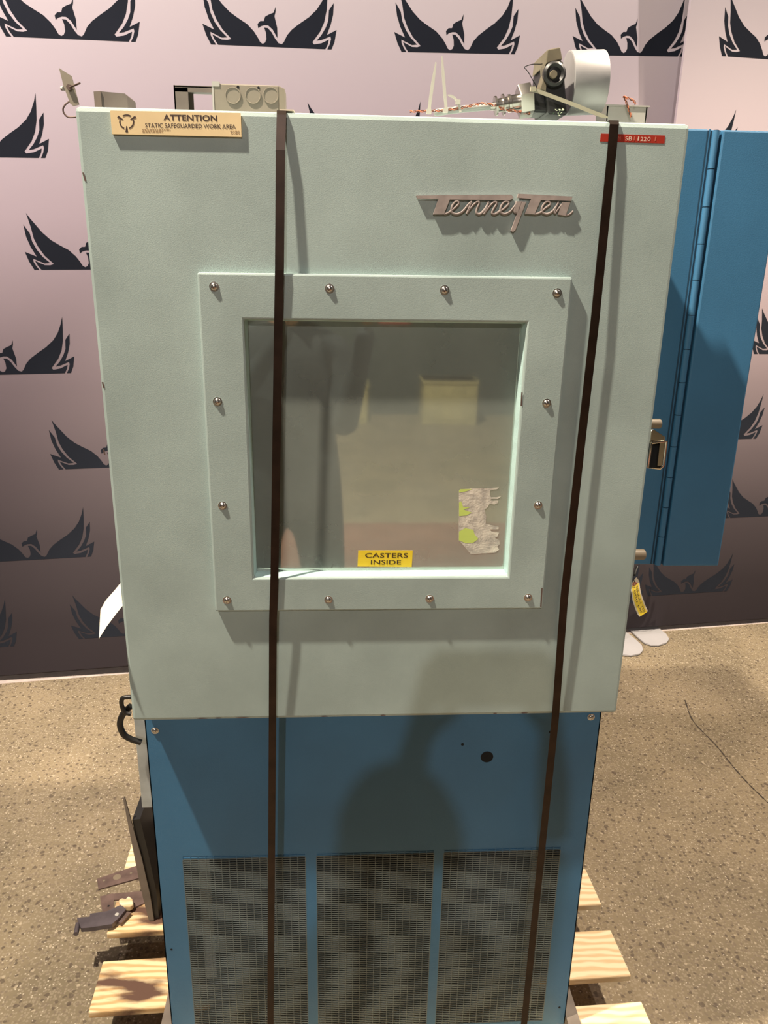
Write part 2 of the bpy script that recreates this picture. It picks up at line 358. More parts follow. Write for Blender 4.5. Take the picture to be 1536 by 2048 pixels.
# ------------------------------------------------------------------ fabric banners with printed birds
S_ = 1325.
def bl(x, y): return ((x-120)/S_, ((490+53*(x-120)/S_)-y)/S_)
BIRD = [
 [(105, -125), (138, 30), (155, 150), (190, 240), (250, 340), (342, 436), (300, 446), (240, 442), (138, 390), (160, 440), (197, 493), (1375, 541),
  (1405, 490), (1417, 445), (1330, 482), (1250, 492), (1232, 470), (1320, 368), (1368, 275), (1398, 160), (1412, 20), (1420, -110), (1395, -30), (1350, 70), (1290, 150), (1200, 225), (1100, 285), (1010, 345), (955, 400), (915, 470), (892, 490), (855, 478),
  (820, 432), (785, 372), (745, 330), (706, 326), (724, 380), (726, 440), (708, 474), (682, 485), (655, 468), (630, 420), (590, 360), (520, 290), (430, 235), (340, 175), (255, 90), (190, 0), (145, -60)],
 [(60, -5), (118, 90), (133, 180), (172, 270), (228, 350), (300, 420), (240, 423), (120, 366), (122, 400), (146, 450), (175, 491), (120, 490), (75, 400), (40, 288), (162, 345), (110, 240), (75, 130)],
 [(1480, 85), (1425, 155), (1415, 260), (1383, 330), (1335, 400), (1280, 455), (1330, 450), (1436, 412), (1442, 440), (1427, 490), (1398, 542), (1445, 543), (1480, 470), (1505, 350), (1395, 400), (1440, 300), (1470, 200)],
 [(838, 125), (815, 180), (760, 200), (720, 220), (705, 262), (665, 262), (635, 290), (640, 332), (670, 312), (710, 302), (750, 305), (797, 345), (846, 428), (848, 330), (822, 215), (835, 175)]]
BIRD = [[bl(*p) for p in q] for q in BIRD]
def bird(o, ux, uy, size, parent, N=BN):
    mb = MB()
    for poly in BIRD:
        pts = [o+ux*(u*size)+uy*(v*size)+N*.0006 for u, v in poly]
        mb.flat(pts, N)
    return mb.build('printed_bird', M['bird'], parent)
def rounded(w, h, r, n=8):
    pts = []
    for cx, cy, a0 in ((w-r, h-r, 0), (r, h-r, 90), (r, r, 180), (w-r, r, 270)):
        for k in range(n+1): a = math.radians(a0+90*k/n); pts.append((cx+r*math.cos(a), cy+r*math.sin(a)))
    return pts
def banner(name, base, width, height, label, H=BH, D=BD, N=BN, skew=0, thick=.03):
    t = thing(name, (base.x, base.y, 0), label, 'banner')
    mb = MB(); mb.prism([base+H*(u+(skew*(v-2.3) if u > width/2 else 0))-D*v-N*thick for u, v in rounded(width, height, .06)], N*thick)
    mb.build('fabric', M['banner'], t)
    return t
PB = BH*.6684; QB = BD*.3662
def bottom_base(px, py, o): return on_plane(px, py, o, BN)
base1 = bottom_base(0, 1351, BO)-BH*1.2
uR = on_plane(1371.5, 100, BO, BN)
wid1 = (uR-base1).dot(BH)
b1 = banner('display_banner', base1, wid1, 2.75, 'wide grey-pink fading fabric banner printed with birds, behind the chamber, left of the seam', skew=.055)
wrel = .6205
# birds seen in the photo, at the corners they show; the rest follow the printed grid
fix = {(0, 0): ((12, 73), (271, 84)), (1, 0): ((422, 89), (663, 99)), (2, 0): ((803, 104), (1029, 108.5)), (3, 0): ((1157, 110), (1366, 113))}
one = {(-.5, 1): ('R', 91, 316), (0, 2): ('L', 69, 540), (-.5, 3): ('R', 142, 746), (0, 4): ('L', 118, 939), (-.5, 5): ('R', 182, 1113), (0, 6): ('L', 158, 1278), (-1, 6): ('R', 28, 1292)}
W_ = wrel*PB.length
for j in range(-1, 7):
    for i2 in range(-4, 9):
        i = i2/2
        if (j % 2) != (i2 % 2): continue
        if j == -1 and i > 3.2: continue
        o = BO+PB*i+QB*j; ux = BH; sz = W_
        if (i, j) in fix:
            a = on_plane(*fix[(i, j)][0], BO, BN); b = on_plane(*fix[(i, j)][1], BO, BN); o = a; sz = (b-a).length; ux = (b-a).normalized()
        elif (i, j) in one:
            s, u, v = one[(i, j)]; q = on_plane(u, v, BO, BN)
            ux = (BH+BD*(.0 if j < 4 else -.0)).normalized(); o = q if s == 'L' else q-ux*W_
        lim = (o-base1).dot(BH)
        if lim < -.02 or lim+sz > wid1+.15 or o.z < .03: continue
        if j == 1 and i > 2.2: o = on_plane(1328.5, 316, BO, BN); 
        if (o-base1).dot(BH)+sz > wid1+.001:
            continue
        bird(o, ux, BN.cross(ux)*(-1 if BN.cross(ux).z < 0 else 1), sz, b1)
# the second stand is set up a touch off the first one's line and stands nearly upright
YB2, LEAN2 = .125, -.058
N2 = Vector((math.sin(YB2)*math.cos(LEAN2), -math.cos(YB2)*math.cos(LEAN2), math.sin(LEAN2)))
H2 = Vector((math.cos(YB2), math.sin(YB2), 0)); D2 = N2.cross(H2); D2 = D2 if D2.z < 0 else -D2
D2 = (D2+H2*.024).normalized()
BO2 = at(1400, 1246, z=.03)
seam = on_plane(1380, 20, BO2, N2)
base2 = BO2+H2*((seam-BO2).dot(H2)+.024*2.5)
b2 = banner('display_banner', base2, 2.2, 2.75, H=H2, D=D2, N=N2, thick=.014, label='second pink-grey bird-print fabric banner standing in front, right of the seam')
fx2 = [('L', 1444, 112), ('R', 1461, 338), ('L', 1508, 708), ('R', 1512, 877), ('L', 1451, 1036), ('L', 1296, 1192)]
def put2(px, py, s, du=0):
    q = on_plane(px, py, BO2, N2); o = q if s == 'L' else q-H2*W_*.98
    o = o+H2*du
    if (o-base2).dot(H2) < .0:
        return
    if (o-base2).dot(H2)+W_ > 2.2 or o.z < .03: return
    bird(o, H2, N2.cross(H2)*(-1 if N2.cross(H2).z < 0 else 1), W_*.98, b2, N2)
def cut_bird(px, py, s):
    """bird that runs off the edge of the fabric: keep only what lies on it"""
    q = on_plane(px, py, BO2, N2); sz = W_*.98; o = q if s == 'L' else q-H2*sz
    uy = N2.cross(H2)*(-1 if N2.cross(H2).z < 0 else 1); mb = MB()
    for poly in BIRD:
        out = []; pts = [(u*sz, v*sz) for u, v in poly]; m = (base2-o).dot(H2)+.001
        for k in range(len(pts)):
            p, r = pts[k], pts[(k+1) % len(pts)]
            if p[0] >= m: out.append(p)
            if (p[0] >= m) != (r[0] >= m): t = (m-p[0])/(r[0]-p[0]); out.append((m, p[1]+t*(r[1]-p[1])))
        if len(out) > 2: mb.flat([o+H2*u+uy*v+N2*.0006 for u, v in out], N2)
    mb.build('printed_bird', M['bird'], b2)
put2(1444, 112, 'L'); put2(1444, 112, 'L', PB.length); put2(1444, 112, 'L', 2*PB.length)
put2(1508, 708, 'L'); put2(1508, 708, 'L', PB.length); put2(1451, 1036, 'L'); put2(1451, 1036, 'L', PB.length); put2(1296, 1192, 'L')
cut_bird(1456, 336, 'R'); cut_bird(1512, 877, 'R')
for u, v in ((1456, 336), (1512, 877), (1465, 1183)): put2(u, v, 'L', .25); 
def foot(pts, parent):
    MB().prism([at(u, v, z=.004) for u, v in pts], (0, 0, .006)).build('foot', M['foot'], parent)
foot(([(1255, 1258), (1308, 1247)]+[(1322, 1262), (1332, 1270), (1338, 1280), (1333, 1287), (1318, 1292), (1302, 1292), (1288, 1287), (1275, 1276)]), b2)
foot(([(1215, 1262), (1250, 1264), (1270, 1280), (1283, 1292), (1286, 1302), (1280, 1309), (1262, 1313), (1245, 1311), (1222, 1300)]), b1)

# ------------------------------------------------------------------ environmental chamber
ch = thing('environmental_chamber', (.415, .4, .12), 'tall pale green and blue test chamber with glass window door, strapped to the pallet', 'environmental chamber')
DZ0, DZ1, DW, DT = .93, 1.861, .83, .060
# opening in the door
ox0, ox1, oz0, oz1 = .200, .630, 1.182, 1.606
mb = MB(); mb.ring([(0, 0, DZ0), (DW, 0, DZ0), (DW, 0, DZ1), (0, 0, DZ1)], [(ox0, 0, oz0), (ox1, 0, oz0), (ox1, 0, oz1), (ox0, 0, oz1)], (0, DT, 0))
door = mb.build('door', M['pale'], ch, bevel=.006, recalc=True)
# cover frame round the window
fo = [(.1495, .0015, 1.1365), (.6790, .0015, 1.1365), (.6810, .0015, 1.6565), (.1495, .0015, 1.6545)]
fi = [(.2125, .0015, 1.1935), (.6185, .0015, 1.1935), (.6195, .0015, 1.5925), (.2120, .0015, 1.5915)]
mb = MB(); mb.ring(fo, fi, (0, -.0125, 0)); mb.build('window_frame', M['pale'], door, bevel=.0028, recalc=True)
# painted inner lip with chipped light edge
mb = MB(); mb.ring([(.2121, .002, 1.1931), (.6189, .002, 1.1931), (.6197, .002, 1.5927), (.2117, .002, 1.5918)], [(.2148, .014, 1.1965), (.6160, .014, 1.1965), (.6168, .014, 1.5895), (.2145, .014, 1.589)], (0, -.0085, 0))
mb.build('window_lip', M['pale_edge'], door, recalc=True)
mb = MB(); mb.box(.205, .0125, 1.186, .626, .0165, 1.600); mb.build('window_pane', M['pane'], door, label='dusty reflecting glass')
def screw(p, n, parent, r=.0052, m='steel'):
    p = Vector(p); n = Vector(n)
    mb = MB(); mb.lathe(p, n, [(0, r*1.25), (.0008, r*1.3), (.0009, r), (.0022, r*.9), (.0034, r*.6), (.0038, 0)], 16)
    s = n.cross(Vector((.3, 0, 1))).normalized(); u = n.cross(s)
    for a, b in ((s, u), (u, s)):
        q = p+n*.0036; mb.add([q-a*r*.55-b*.0005, q+a*r*.55-b*.0005, q+a*r*.55+b*.0005, q-a*r*.55+b*.0005], [(0, 1, 2, 3)], 1)
    return mb.build('screw', [M[m], M['darkhole']], parent, org=p)
for u, v in ((428, 573), (659, 577), (889, 580), (1114, 586), (435, 803), (1093, 806), (445, 1011), (1076, 1010), (454, 1200), (657, 1199), (859, 1197), (1056, 1195)):
    q = at(u, v, y=-.011); screw(q, (0, -1, 0), door)
# script nameplate, cut and cast metal on two pins
NP = .0045
def ez(x, y, yy=-.001-NP): return at(820+x/4.267, 370+y/4.267, y=yy)
mb = MB()
def epoly(pts, d=NP, y0=-.001-NP): mb.prism([ez(x, y, y0) for x, y in pts], (0, d, 0))
epoly([(52, 90), (240, 86), (865, 82), (885, 106), (852, 130), (340, 124), (290, 250), (198, 250), (243, 118), (62, 114)])
epoly([(925, 74), (1388, 98), (1374, 136), (1118, 128), (1062, 250), (982, 246), (1035, 118), (918, 108)])
def stroke(pts, r=.0017, fl=1.0):
    P = spline([ez(x, y, -.0038) for x, y in pts], 6); mb.tube(P, r, 8)
stroke([(290, 248), (330, 235), (375, 200), (415, 160), (405, 138), (378, 150), (355, 195), (360, 235), (400, 248), (450, 225), (500, 165), (525, 140)])
stroke([(525, 140), (505, 190), (482, 245)]); stroke([(482, 245), (530, 180), (575, 142), (590, 155), (570, 205), (570, 240), (600, 245), (640, 205), (672, 150)])
stroke([(672, 142), (652, 195), (628, 248)]); stroke([(628, 248), (680, 180), (722, 143), (738, 158), (712, 205), (700, 238), (722, 248), (765, 225)])
stroke([(765, 225), (815, 190), (842, 155), (825, 138), (795, 152), (772, 200), (778, 236), (815, 246), (860, 222), (905, 165)])
stroke([(912, 140), (895, 190), (890, 225), (915, 235), (950, 200)])
epoly([(950, 140), (992, 142), (900, 385), (880, 400), (862, 392)])
epoly([(912, 140), (960, 138), (925, 230), (888, 236)])
stroke([(1062, 248), (1110, 235), (1150, 200), (1195, 165), (1180, 140), (1152, 150), (1125, 195), (1132, 235), (1175, 246), (1225, 215), (1268, 150)])
stroke([(1268, 145), (1240, 205), (1232, 240)]); stroke([(1235, 245), (1280, 185), (1310, 150)])
epoly([(1300, 146), (1368, 148), (1328, 262), (1264, 252)])
stroke([(1328, 258), (1360, 250), (1392, 222)], .0014)
mb.build('nameplate', M['emblem'], door, label='cast metal script nameplate', recalc=False)
# attention plaque
p00, p10, p11, p01 = [at(u, v, y=-.004) for u, v in ((224, 268), (483, 274), (481, 226), (220, 221))]
mb = MB(); mb.prism([p00, p10, p11, p01], (0, .0035, 0))
UX1 = (p10-p00).normalized(); UY1 = (p01-p00).normalized(); Lz = Vector((0, -.0003, 0))
def lab(x, y, y0=-.004): return at(200+x/3.84, 140+y/3.84, y=y0)
q = lab(488, 388); q2 = lab(900, 394); mb.text('ATTENTION', q, q2-q, UY1, (lab(488, 388)-lab(488, 340)).length*.98, 1, width=(q2-q).length, bold=.02, lift=Lz)
q = lab(348, 442); q2 = lab(1043, 452); mb.text('STATIC SAFEGUARDED WORK AREA', q, q2-q, UY1, (lab(348, 442)-lab(348, 408)).length, 1, width=(q2-q).length, bold=.008, lift=Lz)
random.seed(3)
for y, xa, xb in ((463, 325, 540), (478, 325, 482), (474, 1000, 1070), (490, 1006, 1072)):
    x = xa
    while x < xb:
        wd = random.uniform(8, 22); a = lab(x, y); b = lab(min(x+wd, xb), y)
        mb.add([a+Lz, b+Lz, b+Lz+UY1*.0014, a+Lz+UY1*.0014], [(0, 1, 2, 3)], 2); x += wd+5
cx, cy = 205, 398; R0 = 54
for a0, a1 in ((55, 125), (162, 250), (290, 378)):
    P = []
    for rr in (R0+4, R0-6):
        k = [math.radians(a0+(a1-a0)*j/10) for j in range(11)]; P += [lab(cx+rr*math.cos(a), cy-rr*math.sin(a))+Lz for a in (k if rr > R0 else k[::-1])]
    mb.flat(P, (0, -1, 0), 1)
for ang in (30, 150, 270):
    a = math.radians(ang); d = Vector((math.cos(a), -math.sin(a))); n = Vector((d.y, -d.x))
    pts = [(R0-22, 3), (R0+26, 10), (R0+26, -10), (R0-22, -3)]
    mb.flat([lab(cx+d.x*r+n.x*s, cy+d.y*r+n.y*s)+Lz for r, s in pts], (0, -1, 0), 1)
mb.build('attention_plaque', [M['label_tan'], M['ink'], M['ink_soft']], door, label='yellowed plaque reading ATTENTION STATIC SAFEGUARDED WORK AREA')
# red embossed tape
mb = MB(); q = [at(u, v, y=-.0006) for u, v in ((1200, 283), (1329, 287), (1330, 271), (1202, 267))]
mb.prism(q, (0, .0005, 0)); ux = q[1]-q[0]; uy = q[3]-q[0]
def tx(s, px, py, wpx, m=1, hh=.0052):
    a = at(px, py, y=-.0009); b = at(px+wpx, py+wpx*.03, y=-.0009); mb.text(s, a, b-a, uy, hh, m, width=(b-a).length, bold=.0)
tx('N', 1236, 280.5, 5, 2); tx('SB', 1250, 281, 13.5); tx('1', 1267, 281, 2.2, 2); tx('1', 1275, 281.5, 2.4); tx('22', 1280.5, 282, 12); tx('0', 1294.5, 282, 6); tx('1', 1309, 282, 2.4, 2)
M['embossed_faint'] = mat('embossed_faint', (.55, .16, .10, 1), .5)
mb.build('serial_tape', [M['red'], M['embossed'], M['embossed_faint']], door, label='red embossed tape reading SB11220')
# casters label and torn sticker on the glass
mb = MB(); GY = .0121
q = [at(u, v, y=GY) for u, v in ((715, 1133), (823.5, 1134), (825.5, 1101), (716.5, 1101))]; mb.prism(q, (0, .0004, 0))
uy = (q[3]-q[0]).normalized()
a = at(730, 1115.5, y=GY-.0003); b = at(815.5, 1115.5, y=GY-.0003); mb.text('CASTERS', a, b-a, uy, (at(0, 1106, y=GY)-at(0, 1115.5, y=GY)).length, 1, width=(b-a).length, bold=.008)
a = at(741.5, 1129, y=GY-.0003); b = at(802, 1129, y=GY-.0003); mb.text('INSIDE', a, b-a, uy, (at(0, 1119.8, y=GY)-at(0, 1129, y=GY)).length, 1, width=(b-a).length, bold=.008)
mb.build('casters_label', [M['yellow'], M['ink']], door, label='yellow label reading CASTERS INSIDE')
def tk(x, y): return at(880+x/8.533, 950+y/8.533, y=GY)
mb = MB()
mb.flat([tk(x, y) for x, y in ((322, 262), (345, 240), (560, 228), (860, 222), (1005, 212), (985, 240), (860, 262), (850, 330), (868, 378), (960, 378), (1045, 362), (985, 408), (880, 408), (845, 430), (900, 440), (995, 432), (985, 480), (925, 502), (845, 490), (815, 550), (760, 590), (790, 700), (780, 830), (850, 850), (1000, 885), (1000, 925), (850, 930), (880, 965), (1005, 985), (985, 1050), (935, 1075), (1010, 1110), (1020, 1180), (975, 1225), (1010, 1270), (940, 1325), (640, 1345), (520, 1348), (440, 1250), (345, 1140), (318, 1130))], (0, -1, 0))
for pl in ([(325, 300), (325, 265), (345, 242), (550, 240), (440, 280)], [(325, 700), (325, 470), (360, 445), (395, 545), (520, 550), (400, 590), (540, 640), (450, 690)], [(322, 1115), (325, 965), (430, 905), (570, 935), (585, 1005), (655, 1090), (560, 1160), (440, 1165)]):
    mb.flat([tk(x, y)-Vector((0, .0002, 0)) for x, y in pl], (0, -1, 0), 1)
mb.build('torn_sticker', [M['torn'], M['lime']], door, label='torn remains of a white and lime sticker')
# scuffs of bare metal on paint edges
for u0, v0, u1, v1 in ((1084, 1176, 1081, 1214), (166, 345, 170, 362), (205, 764, 207, 776), (207, 898, 209, 910), (1044, 785, 1042, 812)):
    a = at(u0, v0, y=-.0115 if 400 < u0 < 1150 else -.0005); b = at(u1, v1, y=-.0115 if 400 < u0 < 1150 else -.0005); sd = Vector((.0011, 0, 0))
    MB().add([a-sd, a+sd, b+sd*1.5, b-sd*.6], [(0, 1, 2, 3)]).build('paint_chip', M['rust'], door, recalc=True)

for u0, wd in ((392, 26), (430, 14), (470, 30), (640, 18), (760, 12), (985, 9), (1040, 16)):
    a = at(u0, 1438, y=-.0004).x; b = at(u0+wd, 1438, y=-.0004).x; z = DZ0+.0045
    MB().add([(a, -.0004, z), (a+(b-a)*.3, -.0004, z-.0012), (b-(b-a)*.2, -.0004, z-.0008), (b, -.0004, z), (b-(b-a)*.4, -.0004, z+.0010), (a+(b-a)*.25, -.0004, z+.0007)], [(0, 1, 2, 3, 4, 5)]).build('paint_chip', M['rust'], door)

# chamber body behind the door
mb = MB(); bx0, bx1, by0, by1 = .012, .818, .066, .86
# hollow liner: body as five walls around the work space
iz0, iz1, ix0, ix1, iy1 = 1.08, 1.70, .12, .71, .60
mb.box(bx0, by0, DZ0+.002, ix0, by1, DZ1-.002); mb.box(ix1, by0, DZ0+.002, bx1, by1, DZ1-.002)
mb.box(ix0, by0, DZ0+.002, ix1, by1, iz0); mb.box(ix0, by0, iz1, ix1, by1, DZ1-.002); mb.box(ix0, iy1, iz0, ix1, by1, iz1)
body = mb.build('chamber_body', M['pale'], ch)
mb = MB(); t = .004
mb.box(ix0, by0-.004, iz0, ix0+t, iy1, iz1); mb.box(ix1-t, by0-.004, iz0, ix1, iy1, iz1); mb.box(ix0, by0-.004, iz0, ix1, iy1, iz0+t); mb.box(ix0, by0-.004, iz1-t, ix1, iy1, iz1); mb.box(ix0, iy1-t, iz0, ix1, iy1, iz1)
mb.build('liner', M['liner'], ch, label='metal work space seen dimly through the glass')
# base: blue front panel with three perforated grilles
PY = .063; pz0, pz1 = .128, .928
GR = [(.0505, .282), (.3035, .530), (.5495, .7785)]; gz0, gz1 = .141, .594
mb = MB()
xs = [.0025, GR[0][0], GR[0][1], GR[1][0], GR[1][1], GR[2][0], GR[2][1], .8275]
TH = .0025
mb.box(xs[0], PY, gz1, xs[-1], PY+TH, pz1); mb.box(xs[0], PY, pz0, xs[-1], PY+TH, gz0)
for k in (0, 2, 4, 6): mb.box(xs[k], PY, gz0, xs[k+1], PY+TH, gz1)
mb.box(xs[0], PY, pz0, xs[0]+.002, PY+.03, pz1); mb.box(xs[-1]-.002, PY, pz0, xs[-1], PY+.03, pz1)
panel = mb.build('front_panel', M['blue'], ch)
for x0, x1 in GR:
    mb = MB(); zt = gz1-.009; n = 89; p = (zt-gz0)/n
    for k in range(n+1): mb.box(x0, PY, gz0+k*p-.00105, x1, PY+.0013, gz0+k*p+.00105)
    c = int(round((x1-x0)/.0143)); dx = (x1-x0)/c
    for k in range(c+1): mb.box(x0+k*dx-.0007, PY-.0002, gz0, x0+k*dx+.0007, PY+.0013, zt)
    mb.box(x0, PY+.0008, zt, x1, PY+.0015, gz1, 1)
    for k in range(c+1): mb.box(x0+k*dx-.0006, PY-.0001, zt, x0+k*dx+.0006, PY+.0013, gz1, 1)
    mb.box(x0, PY-.0001, zt+.0043, x1, PY+.001, zt+.0051, 1)
    mb.build('grille', [M['grille'], M['blue']], panel)
def disc(px, py, r, nm, parent, m='darkhole', y=PY):
    q = at(px, py, y=y-.0004); mb = MB()
    mb.prism([q+Vector((math.cos(a)*r, 0, math.sin(a)*r)) for a in [2*PI*k/24 for k in range(24)]], (0, .0003, 0)); mb.build(nm, M[m], parent)
disc(974, 1514, .0118, 'cable_hole', panel); disc(925, 1489, .0028, 'screw_hole', panel); disc(1101, 1464, .0028, 'screw_hole', panel)
disc(343, 1899, .0022, 'screw_hole', panel); disc(1119, 2015, .0025, 'screw_hole', panel)
screw(at(310, 1461, y=PY), (0, -1, 0), panel); screw(at(1182, 1434, y=PY), (0, -1, 0), panel)
# condenser coil behind the grille
coil_y = .098
mb = MB(); mb.box(.075, coil_y+.006, .15, .757, coil_y+.05, .60)
k = 0; z = .158
while z < .60: mb.cyl((.075, coil_y+.004, z), (.757, coil_y+.004, z), .0042, n=10, mi=1); z += .0152
mb.box(.073, coil_y-.008, .26, .095, coil_y+.05, .585, 2); mb.box(.732, coil_y-.008, .15, .757, coil_y+.05, .60, 2)
mb.build('condenser_coil', [M['fin'], M['tube'], M['alu']], ch)
# base carcass
mb = MB(); mb.box(.006, .17, .125, .824, .82, .928); mb.box(.004, .095, .125, .012, .17, .928); mb.box(.818, .095, .125, .826, .17, .928); mb.box(.012, .095, .61, .818, .17, .928)
mb.build('base_cabinet', M['greybrown'], ch)
mb = MB(); q = at(275, 1500, y=.10).x; zb = at(281, 1612, y=.10).z
mb.box(q, .095, zb, .003, .50, .929); mb.build('side_cover', M['alu'], ch, bevel=.001)
q = at(279, 1640, y=.50)
mb = MB(); mb.box(q.x, .50, .14, .005, .70, q.z); mb.build('compressor_cover', M['greybrown'], ch)
for x0, x1, nm in ((-.026, -.001, 'base_rail'), (.831, .858, 'base_rail')):
    mb = MB(); mb.box(x0, .03, .1385, x1, .80, .143); mb.build(nm, M['greybrown'], ch)
# black hose loop at the lower left corner
P = spline([at(u, v, y=.06) for u, v in ((262, 1394), (246, 1396), (243, 1408), (250, 1424), (262, 1428))], 6)
mb = MB(); mb.tube(P, .0040, 12); P = spline([at(u, v, y=.07) for u, v in ((262, 1412), (247, 1427), (240, 1447), (247, 1468), (262, 1478), (283, 1485))], 8); mb.tube(P, .0056, 12)
mb.build('hose_loop', M['rubber'], ch)

# blue electrical cabinet on the chamber's right side
EY = .31; hx0 = 1.006; ex1 = at(1480, 825, y=EY).x; ez1 = at(1440, 259, y=EY).z; ez0 = at(1370, 1129, y=EY).z
ec = MB().box(.8185, EY, ez0, hx0-.012, EY+.26, ez1).box(hx0-.012, EY+.004, ez0, ex1, EY+.26, ez1).build('control_cabinet', M['blue'], ch, bevel=.003)
mb = MB(); mb.box(hx0+.008, EY-.012, ez0+.001, ex1, EY+.003, ez1-.002); mb.build('cabinet_door', M['blue'], ec, bevel=.003)
mb = MB(); mb.box(hx0-.0145, EY-.0005, ez0+.002, hx0+.0085, EY+.003, ez1-.002, 1)
mb.box(hx0-.0118, EY-.0012, ez0+.002, hx0-.0098, EY+.002, ez1, 0)
k = ez0+.002; seg = (ez1-ez0-.004)/13
for j in range(13): mb.cyl((hx0-.002, EY-.006, k+j*seg+.0008), (hx0-.002, EY-.006, k+(j+1)*seg-.0008), .0062, n=14)
mb.cyl((hx0-.002, EY-.006, ez0+.002), (hx0-.002, EY-.006, ez1-.002), .0045, n=10, mi=1)
mb.build('piano_hinge', [M['blue'], M['blue_dark']], ec)

# door studs and chrome latch on the right edge of the door
def stud(px0, px1, py0, py1, y):
    a = at(px0, (py0+py1)/2, y=y); b = at(px1, (py0+py1)/2, y=y); r = (at(px0, py0, y=y)-at(px0, py1, y=y)).length/2
    mb = MB(); mb.lathe(Vector((.8195, a.y, a.z)), (1, 0, 0), [(0, r), (b.x-.8195-.003, r), (b.x-.8195-.0008, r*.85), (b.x-.8195, r*.5), (b.x-.8195, 0)], 24)
    mb.build('door_stud', M['knob_hole_shade'], ch)
stud(1303, 1322, 838, 857, .09); stud(1270, 1290, 1099, 1119, .09)
lt = Vector((.832, .02, 1.37))
mb = MB(); Y = .030
def lp(pts, d, mi=0, y=Y): mb.prism([at(u, v, y=y) for u, v in pts], (0, d, 0), mi)
lp([(1301, 862), (1306, 858), (1331, 874), (1331, 881), (1308, 884), (1299, 888)], .012)
latch = mb.build('latch', M['chrome'], door, bevel=.0015)
mb = MB(); lp([(1301, 884), (1334, 882), (1328, 933), (1320, 937), (1297, 934)], .006, 1, Y+.006)
def tb(pts, r=.0022): mb.tube([at(u, v, y=Y-.004) for u, v in pts], r, 8)
tb([(1303, 886), (1333, 883), (1327, 931), (1320, 937), (1296, 935), (1303, 886)])
lp([(1320, 885), (1331, 885), (1325, 931), (1315, 932)], .006, 0, Y-.004)
mb.build('latch_handle', [M['chrome'], M['darkhole']], latch)

# ------------------------------------------------------------------ things on top of the chamber
TZ = DZ1-.0005
# knockout box
def at1(u, v, y=.115): return at(u, v, y=y)
p = at1(425, 165); p2 = at1(568, 166)
jb = thing('knockout_box', (.22, .14, TZ), 'tan steel electrical box with three round knockouts on chamber top', 'electrical box')
bz1 = p.z-.001
mb = MB(); mb.box(p.x+.001, .115, TZ, p2.x-.008, .17, bz1); mb.prism([(p2.x-.008, .115, TZ), (p2.x-.008, .115, bz1), (p2.x, .13, bz1-.001), (p2.x, .13, TZ)], (0, .035, 0))
mb.build('box_body', M['beige'], jb, bevel=.0015)
mb = MB(); mb.box(p.x-.0012, .1145, TZ, p.x+.0012, .172, bz1+.001); mb.box(p.x-.001, .1140, bz1-.004, p.x+.010, .12, bz1+.0025); mb.build('lid', M['white'], jb)
for u in (466, 506, 541.5):
    q = at1(u, 191, .1145); r = .0115
    mb = MB(); mb.lathe(q, (0, -1, 0), [(0, r), (.0012, r*.98), (.0013, r*.9), (.0004, r*.86), (.0004, 0)], 24); mb.build('knockout', M['beige'], jb)
for u, v in ((476, 174), (517, 176)):
    q = at1(u, v, .1148); mb = MB(); mb.lathe(q, (0, -1, 0), [(0, .002), (.0003, .002), (.0003, 0)], 12); mb.build('screw_hole', M['darkhole'], jb)
# channel bracket
br = MB(); z1 = at1(350, 170, .14).z; xa = at1(348, 190, .14).x; xb = at1(376, 190, .14).x
br.box(xa, .14, TZ, xb, .143, z1-.003); br.box(xa, .14, TZ, xa+.002, .19, z1); br.box(xa, .14, z1-.0085, .172, .143, z1-.001); br.box(xa, .14, z1-.0025, .172, .19, z1); br.box(xa, .187, TZ, xb, .19, z1)
br.build('channel_bracket', M['greybrown'], label='grey-brown folded steel channel left of the knockout box', cat='bracket')
# low box
mb = MB(); a = at1(187, 183, .12); b = at1(255, 188, .12)
mb.prism([(a.x, .12, TZ), (a.x+.0115, .115, TZ), (a.x+.0115, .115, a.z), (a.x, .12, a.z)], (0, .05, 0))
mb.prism([(a.x+.0115, .117, TZ), (b.x, .117, TZ), (b.x, .117, b.z-.003), (b.x-.003, .117, b.z), (a.x+.0115, .117, a.z)], (0, .05, 0))
mb.build('switch_cover', M['greybrown'], label='low brown-grey steel box near the left corner of chamber top', cat='box')
# tilted beige tag plate with bolt and clamp ring
hb = thing('clamp_plate', (-.03, .10, 1.84), 'beige metal plate with bolt and ring at the top left corner', 'plate')
Y = .10
mb = MB(); mb.prism([at(u, v, y=Y) for u, v in ((118, 136), (143, 152), (158, 209), (146, 212), (140, 207), (127, 172))], (0, .002, 0)); mb.build('plate', M['beige'], hb)
mb = MB(); mb.cyl(at(137, 176, y=Y-.002), at(160, 166, y=Y-.012), .0014, n=8); mb.lathe(at(139, 175, y=Y-.001), (0, -1, 0), [(0, .0042), (.003, .004), (.003, 0)], 6); mb.build('bolt', M['rust'], hb)
mb = MB(); mb.tube(spline([at(u, v, y=Y+.004) for u, v in ((140, 202), (130, 210), (126, 219), (129, 228), (137, 234), (152, 234))], 5), .0012, 8); mb.build('ring', M['rust'], hb)
mb = MB(); mb.cyl(at(124, 177, y=Y+.006), at(128, 177, y=Y+.001), .003, n=10); mb.build('rivet', M['white'], hb)

